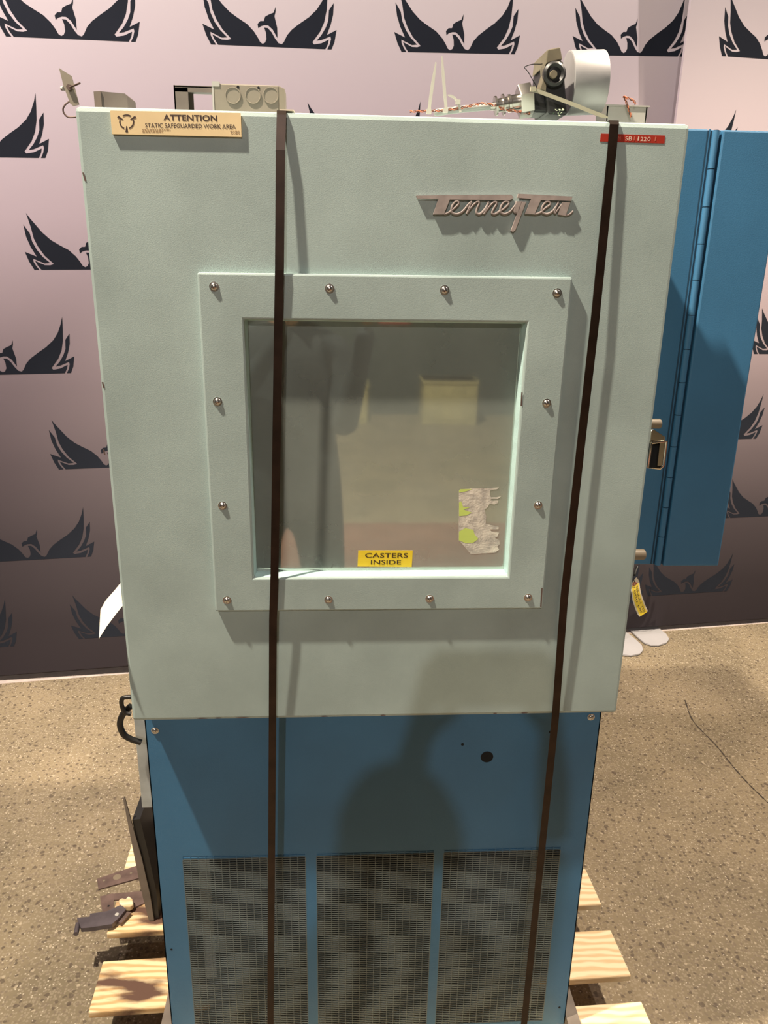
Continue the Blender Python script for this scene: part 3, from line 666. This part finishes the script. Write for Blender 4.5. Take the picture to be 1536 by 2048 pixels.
# actuator: conduit fitting, dark housing, aluminium can lying on the top
Y = .15
mo = thing('motor_actuator', (.66, Y, TZ), 'black motor with dull silver can and brass conduit fitting lying on chamber top', 'motor')
def a2(x, y, yy=Y): return at(1000+x/4.518, 80+y/4.518, y=yy)
c0 = a2(590, 400); c1 = a2(920, 385); axd = (a2(905, 385)-a2(600, 402)).normalized()
top = a2(580, 108); bot = a2(615, 680); R = .0575
ctr = (a2(597, 100)+a2(612, 680))/2; R = (a2(597, 100)-a2(612, 680)).length/2
ctr = Vector((ctr.x, Y, max(ctr.z, TZ+R+.0005)))
ln = (a2(905, 385)-a2(597, 385)).length
ax = Vector((1, 0, .055)).normalized()
mb = MB(); mb.lathe(ctr, ax, [(0, R*.96), (.001, R), (ln*.98, R), (ln, R*.985), (ln, 0)], 48); mb.lathe(ctr, -ax, [(0, 0), (0.0001, R*.96)], 48); mb.build('motor_can', M['can'], mo)
mb = MB(); mb.lathe(ctr+ax*.0005, ax, [(ln*.05, R+.0006), (ln+.006, R+.001)], 48); mb.build('wrap', M['paper'], mo) if False else None
mb = MB()
def ap(pts, y0, y1, mi=0): mb.prism([a2(x, y, y0) for x, y in pts], (0, y1-y0, 0), mi)
ap([(425, 205), (572, 178), (612, 674), (440, 670), (400, 440)], Y-.045, Y+.04); ap([(296, 462), (425, 445), (445, 655), (312, 652)], Y-.035, Y+.02)
mb.build('motor_housing', M['black'], mo, bevel=.003)
mb = MB(); ap([(428, 85), (545, 62), (566, 175), (430, 212), (408, 230)], Y-.05, Y+.03); ap([(400, 230), (430, 215), (415, 470), (355, 450), (405, 300)], Y-.047, Y-.02)
mb.build('housing_cap', M['olive'], mo, bevel=.0015)
q = a2(482, 315, Y-.045); mb = MB(); mb.lathe(q, (0, -1, 0), [(0, .0165), (.008, .0165), (.011, .013), (.008, .009), (.009, .004), (.009, 0)], 28); mb.build('port', M['black'], mo)
q = a2(482, 312, Y-.054); mb = MB(); mb.lathe(q, (0, -1, 0), [(0, .006), (.003, .005), (.003, 0)], 16); mb.build('port_plug', M['olive'], mo)
fa = a2(255, 545, Y-.02); fb = a2(-5, 590, Y-.02); fd = (fb-fa).normalized(); Lf = (fb-fa).length
mb = MB(); mb.lathe(fa-fd*.004, fd, [(0, 0), (0, .0235), (.017, .0235), (.019, .0225), (.019, 0)], 6)
mb.lathe(fa, fd, [(.012, .011), (.026, .011), (.027, .0125), (.031, .0125), (.032, .010), (.036, .010), (.037, .0145), (.0395, .0145), (.040, .0095), (.047, .0095), (.048, .0135), (.051, .0135), (.052, .006), (.058, .005), (.058, 0)], 24)
for f in mb.sm: pass
mb.build('conduit_fitting', M['steel'], mo)
# conduit rod lying on the top
P = spline([at(1003, 211, y=Y-.02), at(960, 215, y=Y-.02), at(910, 220, y=Y-.02), at(868, 226, y=Y-.02)], 6)
mb = MB(); mb.tube(P, [.0048]*(len(P)-1)+[.003], 12); mb.build('probe_tube', M['alu'], mo)
# thin black wire loop
mb = MB(); mb.tube(spline([a2(x, y, Y-.03) for x, y in ((405, 208), (370, 218), (300, 218), (240, 235), (222, 250), (255, 290), (300, 370), (335, 425))], 5), .0006, 6); mb.build('thin_wire', M['black'], mo)
# twisted orange/brown wire
def twist(pts, r, pitch, name, label, rad=.0008):
    P = spline(pts, 14); o = None
    mb = MB(); d = 0
    for ph, mi in ((0, 0), (PI, 1)):
        Q = []; s = 0
        for k, p in enumerate(P):
            if k: s += (P[k]-P[k-1]).length
            t = (P[min(k+1, len(P)-1)]-P[max(k-1, 0)]).normalized(); u = t.cross(Vector((0, 1, 0))).normalized(); b = t.cross(u)
            a = 2*PI*s/pitch+ph; Q.append(p+(u*math.cos(a)+b*math.sin(a))*r)
        mb.tube(Q, rad, 6, mi)
    return mb.build(name, [M['orange'], M['brown']], label=label, cat='wire')
twist([at(u, v, y=Y-.03) for u, v in ((820, 223), (860, 222), (905, 219), (940, 212), (965, 207), (990, 211), (1008, 219), (1030, 222), (1060, 228))], .0012, .012, 'twisted_wire', 'orange and brown twisted wire running along the silver probe tube')
twist([at(u, v, y=.13) for u, v in ((1262, 234), (1256, 215), (1250, 197), (1247, 194), (1258, 197), (1268, 202), (1271, 209))], .0011, .011, 'twisted_wire', 'short orange twisted wire loop sticking out of the white tray')
# zip ties
def ziptie(pts, wid, label, m='tie', y=Y-.035, head=None, name='zip_tie'):
    P = spline([at(u, v, y=y) for u, v in pts], 5); n = len(P)
    mb = MB(); vs = []
    for k, p in enumerate(P):
        t = (P[min(k+1, n-1)]-P[max(k-1, 0)]).normalized(); s = t.cross(Vector((0, 1, 0))).normalized()*wid*(.5 if k < n-3 else .5*(.35+.65*(n-1-k)/3))
        vs += [p-s, p+s, p+s+Vector((0, .0012, 0)), p-s+Vector((0, .0012, 0))]
    fs = [(k*4+j, k*4+(j+1) % 4, k*4+4+(j+1) % 4, k*4+4+j) for k in range(n-1) for j in range(4)]+[(3, 2, 1, 0), (4*n-4, 4*n-3, 4*n-2, 4*n-1)]
    mb.add(vs, fs)
    h = at(*head, y=y) if head else P[0]
    mb.box(h.x-.0035, y-.002, h.z-.003, h.x+.0035, y+.004, h.z+.003)
    mb.build(name, M[m], label=label, cat='cable tie', recalc=True)
ziptie([(858, 222), (862, 190), (872, 124)], .0046, 'ivory zip tie with upright tail, leftmost on the chamber top', head=(858, 223))
ziptie([(893, 223), (889, 180), (884, 112)], .0044, 'tallest ivory zip tie tail standing on the chamber top', head=(891, 221))
ziptie([(921, 224), (917, 207), (908, 195), (896, 190)], .0036, 'short curled ivory zip tie around the probe tube', head=(916, 204))
ziptie([(1064, 178), (1100, 191), (1150, 210), (1190, 226), (1216, 235)], .0052, 'long yellowed zip tie crossing in front of the silver motor can', 'tie_y', Y-.062, head=(1066, 178))
# green scrap
mb = MB(); random.seed(5)
for k in range(14):
    c = at(1108+random.uniform(0, 18), 229-random.uniform(0, 11), y=Y-.064+random.uniform(0, .004)); e = .0022
    vs = [c+Vector((random.uniform(-e, e), random.uniform(-e, e), random.uniform(-e, e))) for _ in range(4)]
    mb.add(vs, [(0, 1, 2), (0, 2, 3), (0, 3, 1), (1, 3, 2)])
mb.build('crumpled_scrap', M['green'], label='small crumpled green and white scrap beside the motor', cat='scrap')
# white tray box
Y2 = .14; a = at(1212, 212, y=Y2); b = at(1298, 211, y=Y2); zt = at(1250, 211, y=Y2).z
mb = MB()
def trap(y, t): return [(a.x+.004+t, y, TZ), (b.x-.004-t, y, TZ), (b.x-.001-t, y, zt), (a.x+.001+t, y, zt)]
mb.prism(trap(Y2, 0), (0, .0015, 0)); mb.prism(trap(Y2+.05, 0), (0, .0015, 0)); mb.box(a.x+.002, Y2, TZ, a.x+.004, Y2+.05, zt); mb.box(b.x-.004, Y2, TZ, b.x-.002, Y2+.05, zt); mb.box(a.x+.003, Y2, TZ, b.x-.003, Y2+.05, TZ+.0015)
mb.box(a.x-.001, Y2-.002, zt-.0015, b.x+.001, Y2, zt+.0005); mb.box(a.x-.001, Y2+.05, zt-.0015, b.x+.001, Y2+.053, zt+.0005)
mb.build('plastic_tray', M['white'], label='small open white plastic box at the right end of chamber top', cat='box')

# ------------------------------------------------------------------ steel straps
def strap(xs, label, w=.0125):
    # xs: (px,py,plane y) points down the face
    pts = [Vector((at(*xs[0][:2], y=0).x, .80, DZ1+.001)), Vector((at(*xs[0][:2], y=0).x, .02, DZ1+.0012)), Vector((at(*xs[0][:2], y=0).x, -.001, DZ1+.0008)), Vector((at(*xs[0][:2], y=0).x, -.0035, DZ1-.004))]
    nr = [Vector((0, 0, 1)), Vector((0, 0, 1)), Vector((0, -.7, .7)), Vector((0, -1, 0))]
    for u, v, y in xs[1:]: pts.append(at(u, v, y=y)); nr.append(Vector((0, -1, 0)))
    last = pts[-1]; d = (pts[-1]-pts[-2]).normalized(); pts.append(last+d*((last.z-.1215)/-d.z)); nr.append(Vector((0, -1, 0)))
    mb = MB(); mb.ribbon(pts, (1, 0, 0), w, .0006, nr)
    return mb.build('steel_strap', M['strap'], label=label, cat='strap', recalc=True)
strap([(563, 217, 0), (561, 300, -.009), (559, 540, -.0155), (557, 640, -.0145), (549, 1150, -.0145), (546, 1240, -.014), (545, 1440, -.009), (541, 2048, -.001)], 'dark steel strap crossing the left part of the chamber window')
strap([(1228, 237, 0), (1224, 300, -.006), (1190, 640, -.010), (1160, 905, -.010), (1128, 1200, -.010), (1111, 1430, -.006), (1048, 2048, -.001)], 'dark steel strap over the red tape, right of the chamber window', .0128)
mb = MB(); q = at(563, 216, y=.0); mb.box(q.x-.003, .003, DZ1+.0018, q.x+.016, .028, DZ1+.0035); mb.build('edge_guard', M['paper'], label='small cream strip under the left strap on the top edge', cat='strip')
q = at(1228, 237, y=0)

# ------------------------------------------------------------------ tags
# plain cream tag sticking out at the left
mb = MB(); Yt = .05
pts = [(243, 1160), (225, 1180), (201, 1219), (199, 1276), (224, 1240), (246, 1212)]
top_ = [(246, 1160), (228, 1182), (212, 1200), (201, 1219)]; bot_ = [(248, 1208), (232, 1228), (214, 1252), (198, 1277)]
A = [at(u, v, y=Yt-.012*k) for k, (u, v) in enumerate(top_)]; B = [at(u, v, y=Yt-.035-.014*k) for k, (u, v) in enumerate(bot_)]
for o_, fl in ((0, 0), (.0004, 1)):
    vs = [p+Vector((0, o_, 0)) for p in A+B]; mb.add(vs, [((k, k+1, k+5, k+4) if fl else (k+4, k+5, k+1, k)) for k in range(3)])
mb.build('paper_tag', M['paper'], label='blank cream paper tag curling out from the left side of the door', cat='tag', recalc=False)
# yellow hang tag
tg = thing('hang_tag', (.86, .05, 1.13), 'cream hang tag with yellow label hanging below the right latch studs', 'tag')
Yt = .05
def h8(x, y, yy=Yt): return at(1220+x/8.193, 1080+y/8.193, y=yy)
Lp = [(340, 770), (348, 850), (372, 1000), (415, 1130), (450, 1210), (485, 1258)]; Rp = [(482, 690), (492, 780), (515, 890), (550, 990), (588, 1090), (622, 1165)]
mb = MB(); vs = []
for k in range(6): vs += [h8(*Lp[k], Yt-.005*k), h8(*Rp[k], Yt-.005*k)]
n0 = len(vs); vs2 = [v+Vector((0, .0005, 0)) for v in vs]
mb.add(vs, [(2*k, 2*k+2, 2*k+3, 2*k+1) for k in range(5)]); mb.add(vs2, [(2*k, 2*k+1, 2*k+3, 2*k+2) for k in range(5)])
mb.flat([h8(x, y) for x, y in ((340, 770), (352, 720), (385, 665), (432, 608), (465, 650), (482, 690))], (0, -1, 0)); mb.flat([h8(x, y, Yt+.0005) for x, y in ((340, 770), (352, 720), (385, 665), (432, 608), (465, 650), (482, 690))], (0, 1, 0))
def inner(k, f, up=.0004): return h8(*Lp[k], Yt-.005*k).lerp(h8(*Rp[k], Yt-.005*k), f)-Vector((0, up, 0))
vs = []
for k in range(6): vs += [inner(k, .12), inner(k, .88)]
mb.add(vs, [(2*k, 2*k+2, 2*k+3, 2*k+1) for k in range(5)], 1)
def curve_text(s, f, h):
    # letters running down the tag, following its bend
    tmp = MB(); tmp.text(s, (0, 0, 0), (1, 0, 0), (0, 1, 0), 1, bold=.0)
    wd = max(v.x for v in tmp.v); vs = []
    for v in tmp.v:
        s_ = .35+4.3*v.x/wd; k = min(4, int(s_)); g = s_-k; ff = f+(v.y-.5)*h
        a = inner(k, ff, .0008); b = inner(k+1, ff, .0008); vs.append(a.lerp(b, g))
    mb.add(vs, [f_[::-1] for f_ in tmp.f] if False else tmp.f, 2)
curve_text('TENNEY TEN', .66, .2); curve_text('1,000 LBS.', .36, .2)
mb.build('tag_card', [M['paper'], M['yellow'], M['ink']], tg)
mb = MB(); q = h8(405, 722, Yt-.0006); mb.lathe(q, (0, -1, 0), [(0, .0042), (.0004, .0040), (.0004, .0014)], 20); mb.build('eyelet', mat('brown_eyelet', (.50, .16, .09, 1), .7), tg)
mb = MB(); mb.tube([h8(445, 440, Yt+.02), h8(415, 520, Yt+.01), h8(400, 575, Yt)], .0022, 8); mb.tube([h8(400, 575, Yt), h8(375, 600, Yt), h8(405, 690, Yt-.001)], .0006, 6); mb.build('tag_string', M['rubber'], tg)

# ------------------------------------------------------------------ pallet
pl = thing('wooden_pallet', (.41, .45, 0), 'pine pallet under the chamber, board ends showing on both sides', 'pallet')
rot = math.radians(1.9); PX = Matrix.Translation((-.2, .14, 0)) @ Matrix.Rotation(rot, 4, 'Z')
rows = [(-.075, 1.222, .122, 'wood'), (0.0, 1.222, .0, 'wood')]
random.seed(11)
for y0, wd, x0, x1, m in ((-.19, .125, .02, 1.215, 'wood'), (.0, .13, .006, 1.218, 'wood'), (.208, .122, -.005, 1.224, 'wood'), (.418, .13, -.01, 1.226, 'wood'), (.62, .12, 0, 1.22, 'wood'), (.81, .12, 0, 1.22, 'wood')):
    mb = MB(); xm = .55
    st = 1 if y0 in (.0, .208) else 0
    mb.box(x0, y0, .102, xm, y0+wd, .12, st, PX); mb.box(xm, y0, .102, x1, y0+wd, .12, 0, PX)
    mb.build('deck_board', [M['wood'], M['wood2']], pl, bevel=.003, org=PX @ Vector((0, y0, .102)), label='bark-stained board' if st else None)
for x in (.20, .60, 1.03):
    mb = MB(); mb.box(x, -.18, .018, x+.038, .93, .102, 0, PX); mb.build('stringer', M['wood2'], pl)
for y0 in (-.19, .30, .81):
    mb = MB(); mb.box(.15, y0, .0, 1.1, y0+.09, .018, 0, PX); mb.build('bottom_board', M['wood'], pl)

# ------------------------------------------------------------------ loose steel hardware at the left
f0 = at(303, 1843, z=.1205); yv = f0.y
t1 = at(247, 1593, y=yv); t2 = at(262, 1638, y=yv+.08)
mb = MB()
e0, e1 = at(298, 1843, y=yv), at(308, 1841, y=yv); 
mb.prism([at(u, v, y=yv) for u, v in ((298, 1842), (308, 1841), (300, 1790), (283, 1715), (263, 1645), (249, 1594), (246, 1597), (262, 1680), (278, 1760), (287, 1800))], (0, .004, 0))
mb.build('angle_iron', M['greybrown'], label='narrow rusty steel angle leaning upright beside the left of the base', cat='steel angle')
mb = MB(); mb.prism([at(u, v, y=yv+.006) for u, v in ((308, 1838), (318, 1836), (312, 1780), (296, 1705), (280, 1638), (264, 1640), (282, 1715), (300, 1790))], (0, .10, 0))
mb.build('recess_shade', M['black'], label='black block standing in for the shaded recess between the leaning angle and the chamber base', cat='shade block')  # black block puts the shade of a recess into colour
def slab(name, pts, z, th, m, label, cat, holes=(), extra=None):
    mb = MB(); mb.prism([at(u, v, z=z) for u, v in pts], (0, 0, th))
    for u, v, r in holes:
        q = at(u, v, z=z+th+.0003); mb.flat([q+Vector((math.cos(a), math.sin(a), 0))*r for a in [2*PI*k/16 for k in range(16)]], (0, 0, 1), 1)
    if extra: extra(mb)
    return mb.build(name, [M[m], M['knob_hole_shade'] if name == 'flat_bar' else M['darkhole'], M['white']], label=label, cat=cat)  # flat bar hole discs: brown stands for shaded floor beneath
slab('flat_bar', [(194, 1760), (272, 1734), (283, 1757), (197, 1781)], .1215, .004, 'rust', 'flat steel bar with a large round hole, on the left board ends', 'steel bar', ((234, 1754, .010), (262, 1746, .003), (208, 1761, .003)))
slab('mounting_plate', [(200, 1795), (222, 1790), (290, 1784), (294, 1806), (268, 1818), (262, 1800), (228, 1802), (227, 1818), (232, 1826), (206, 1832)], .1205, .004, 'rust', 'cut-out brown steel plate behind the hinge bracket', 'steel plate', ((217, 1812, .003),))
def rivet(mb):
    q = at(234, 1829, z=.141); mb.lathe(q, (0, 0, 1), [(0, .0052), (.0015, .0045), (.0018, 0)], 16, 2)
hg = slab('hinge_bracket', [(155, 1843), (180, 1841), (181, 1835), (215, 1830), (243, 1817), (253, 1826), (240, 1842), (225, 1856), (180, 1863), (163, 1864)], .128, .012, 'rust2', 'grey folded steel hinge bracket with white rivet, leftmost of the loose steel', 'bracket', (), rivet)
mb = MB(); mb.cyl(at(156, 1848, z=.133), at(152, 1868, z=.133), .006, n=14); o = mb.build('hinge_pin', M['rust2'], hg)
slab('steel_offcut', [(253, 1826), (263, 1828), (243, 1850), (237, 1848)], .1255, .006, 'rust', 'small brown steel strip tucked beside the hinge bracket', 'steel strip')
mb = MB(); random.seed(9)
pts = [(238, 1808), (245, 1804), (252, 1806), (258, 1800), (266, 1806), (268, 1817), (262, 1822), (250, 1822), (240, 1816)]
mb.prism([at(u, v, z=.129) for u, v in pts], (0, 0, .014)); mb.build('wood_chunk', M['wood'], bevel=.003, label='small broken pale wood chunk lying among the loose steel', cat='wood scrap')

# ------------------------------------------------------------------ behind the camera (seen mirrored in the window glass)
def limb(name, mats, chains, parent, sub=2):
    """one continuous skinned figure from chains of (point, radius); chains share named joints"""
    names = {}; vs = []; rs = []; es = []
    for chn in chains:
        prev = None
        for it in chn:
            if isinstance(it, str): k = names[it]
            else:
                nm, p, r = it; vs.append(Vector(p)); rs.append(r); k = len(vs)-1; names[nm] = k
            if prev is not None: es.append((prev, k))
            prev = k
    org = W0[parent.name]
    me = bpy.data.meshes.new(name); me.from_pydata([v-org for v in vs], es, []); o = bpy.data.objects.new(name, me); C.objects.link(o); W0[o.name] = org
    o.parent = parent; me.materials.append(mats)
    sk = o.modifiers.new('skin', 'SKIN'); 
    for k, d in enumerate(me.skin_vertices[0].data): d.radius = rs[k] if isinstance(rs[k], tuple) else (rs[k], rs[k]); d.use_root = (k == 0)
    sk.use_smooth_shade = True
    s = o.modifiers.new('sub', 'SUBSURF'); s.levels = s.render_levels = sub
    return o
HX_, HY_ = .17, -1.46
ps = thing('person', (HX_, HY_, 0), 'person in dark clothes holding up a phone, mirrored in the chamber window', 'person')
T = lambda x, y, z: (HX_+x, HY_+y, z)
ch_ = [
 [('pel', T(0, 0, .95), (.175, .12)), ('wst', T(0, 0, 1.12), (.175, .115)), ('chs', T(0, .0, 1.30), (.19, .12)), ('shc', T(0, .0, 1.42), (.10, .08)), ('nk', T(0, .02, 1.48), .058)],
 ['pel', ('hL', T(-.105, 0, .84), .105), ('kL', T(-.13, .01, .50), .078), ('aL', T(-.12, -.01, .10), .043), ('tL', T(-.13, .13, .04), .038)],
 ['pel', ('hR', T(.105, 0, .84), .105), ('kR', T(.13, .01, .50), .078), ('aR', T(.12, -.01, .10), .043), ('tR', T(.13, .13, .04), .038)],
 ['shc', ('sL', T(-.19, 0, 1.38), .060), ('eL', T(-.20, .08, 1.17), .046), ('wL', T(.03, .24, 1.475), .030)],
 ['shc', ('sR', T(.19, 0, 1.38), .060), ('eR', T(.195, .09, 1.12), .048), ('wR', T(.265, .225, 1.48), .030)]]
limb('clothed_body', M['navy'], ch_, ps)
# head and hands in skin
mb = MB()
hc = Vector(T(0, .02, 1.618))
import mathutils
bm = bmesh.new(); bmesh.ops.create_uvsphere(bm, u_segments=28, v_segments=20, radius=1)
for v in bm.verts:
    x, y, z = v.co
    sx, sy, sz = .077, .097, .117
    k = 1-.22*max(0, -z)**1.5
    p = Vector((x*sx*k, y*sy*(1-.1*max(0, -z)), z*sz))
    if y > 0:
        p.y += .022*math.exp(-(x/.16)**2-((z+.10)/.20)**2)                    # nose
        p.y -= .010*(math.exp(-((x-.42)/.2)**2-((z-.10)/.13)**2)+math.exp(-((x+.42)/.2)**2-((z-.10)/.13)**2))   # eye sockets
        p.y += .005*math.exp(-(x/.3)**2-((z+.45)/.10)**2)                     # lips
        p.y += .010*math.exp(-(x/.35)**2-((z+.82)/.15)**2)                    # chin
    if abs(x) > .9: p.x += math.copysign(.012*math.exp(-((z)/.22)**2-((y+.05)/.22)**2), x)  # ears
    v.co = hc+p
vs = [v.co.copy() for v in bm.verts]; fs = [[v.index for v in f.verts] for f in bm.faces]; bm.free()
mb.add(vs, fs, 0, True); mb.tube([T(0, .0, 1.46), T(0, .01, 1.56)], [.056, .052], 16)
for s in (-1, 1): mb.lathe(hc+Vector((s*.032, .083, .012)), (0, 1, 0), [(0, .010), (.004, .008), (.006, 0)], 10, 1)
mb.build('head', [M['skin'], M['ink']], ps)
bm = bmesh.new(); bmesh.ops.create_uvsphere(bm, u_segments=28, v_segments=14, radius=1)
for v in bm.verts:
    x, y, z = v.co; v.co = hc+Vector((x*.086, y*.103-.008, z*.126+.008)) 
vs = [v.co.copy() for v in bm.verts]; fs = [[v.index for v in f.verts] for f in bm.faces if sum(q.co.z-hc.z for q in f.verts)/len(f.verts) > (.04 if sum(q.co.y-hc.y for q in f.verts)/len(f.verts) > -.01 else -.05)]; bm.free()
mb = MB(); mb.add(vs, fs, 0, True); mb.build('hair', M['hair'], ps)
# phone just behind the viewpoint
ph = MB(); PM = cam.matrix_world.copy()
ph.box(-.075, -.008, .012, .075, .068, .020, 0, PM); ph.build('phone', M['black'], bevel=.003, label='black phone held up by the person in dark clothes', cat='phone')
for sgn, wr in ((-1, T(.03, .24, 1.475)), (1, T(.265, .225, 1.48))):
    wv = Vector(wr); side = PM @ Vector((.082*sgn, .02, .020)); chains = []
    palm = wv.lerp(side, .62)
    chains.append([('w', wv, .026), ('p', palm, (.030, .020))])
    for f in range(4):
        base = palm+(side-palm)*.45+UX*(.026-.018*f); L_ = (.9, 1, .95, .75)[f]
        m1 = PM @ Vector((sgn*.084, .052-.017*f, .026)); tip = PM @ Vector((sgn*(.084-.030*L_), .054-.017*f, .029))
        chains.append(['p', ('b%d' % f, base, .010), ('m%d' % f, m1, .0088), ('t%d' % f, tip, .0075)])
    chains.append(['p', ('th1', palm+(PM @ Vector((sgn*.07, -.012, .028))-palm)*.6, .012), ('th2', PM @ Vector((sgn*.045, -.004, .030)), .009)])
    limb('hand', M['skin'], chains, ps, 1)

# machine row and crates on the far side of the hall
RY = -6.96
def rx(px, py): q = at(px, py, y=-RY+.025); return q.x, q.z
mb = MB(); mb.box(-3.2, RY-1.3, 0, 3.6, RY-.55, .95); mb.box(-3.2, RY-1.25, .95, 3.6, RY-.6, 1.0)
for k in range(9): mb.box(-3.0+k*.75, RY-.56, .08, -2.35+k*.75, RY-.54, .9)
mb.build('machine_bench', M['machine'], label='long dark grey bench mirrored across the upper window glass', cat='bench')
def crate(px0, px1, py0, py1, label):
    x0, _ = rx(px0, 848); x1, _ = rx(px1, 848); z1 = rx(px0, py0)[1]
    mb = MB(); mb.box(x0, RY-.4, .002, x1, RY, z1); mb.box(x0-.01, RY-.41, z1-.03, x1+.01, RY+.01, z1); mb.box(x0+.03, RY-.001, .05, x1-.03, RY+.004, z1-.06)
    mb.build('crate', M['crate'], bevel=.008, label=label, cat='crate')
crate(845, 952, 762, 848, 'yellow crate mirrored right of the window centre')
crate(672, 735, 770, 848, 'yellow crate mirrored next to the dark figure')
x0, z0_ = rx(762, 690); x1, z1_ = rx(832, 645)
mb = MB(); mb.box(x0, RY-1.0, 1.0, x1, RY-.62, 1.45); mb.box(x0+.05, RY-.62, 1.1, x1-.05, RY-.61, 1.35); mb.build('tool_chest', M['redbox'], bevel=.01, label='red chest on the bench mirrored at the top of the glass', cat='chest')
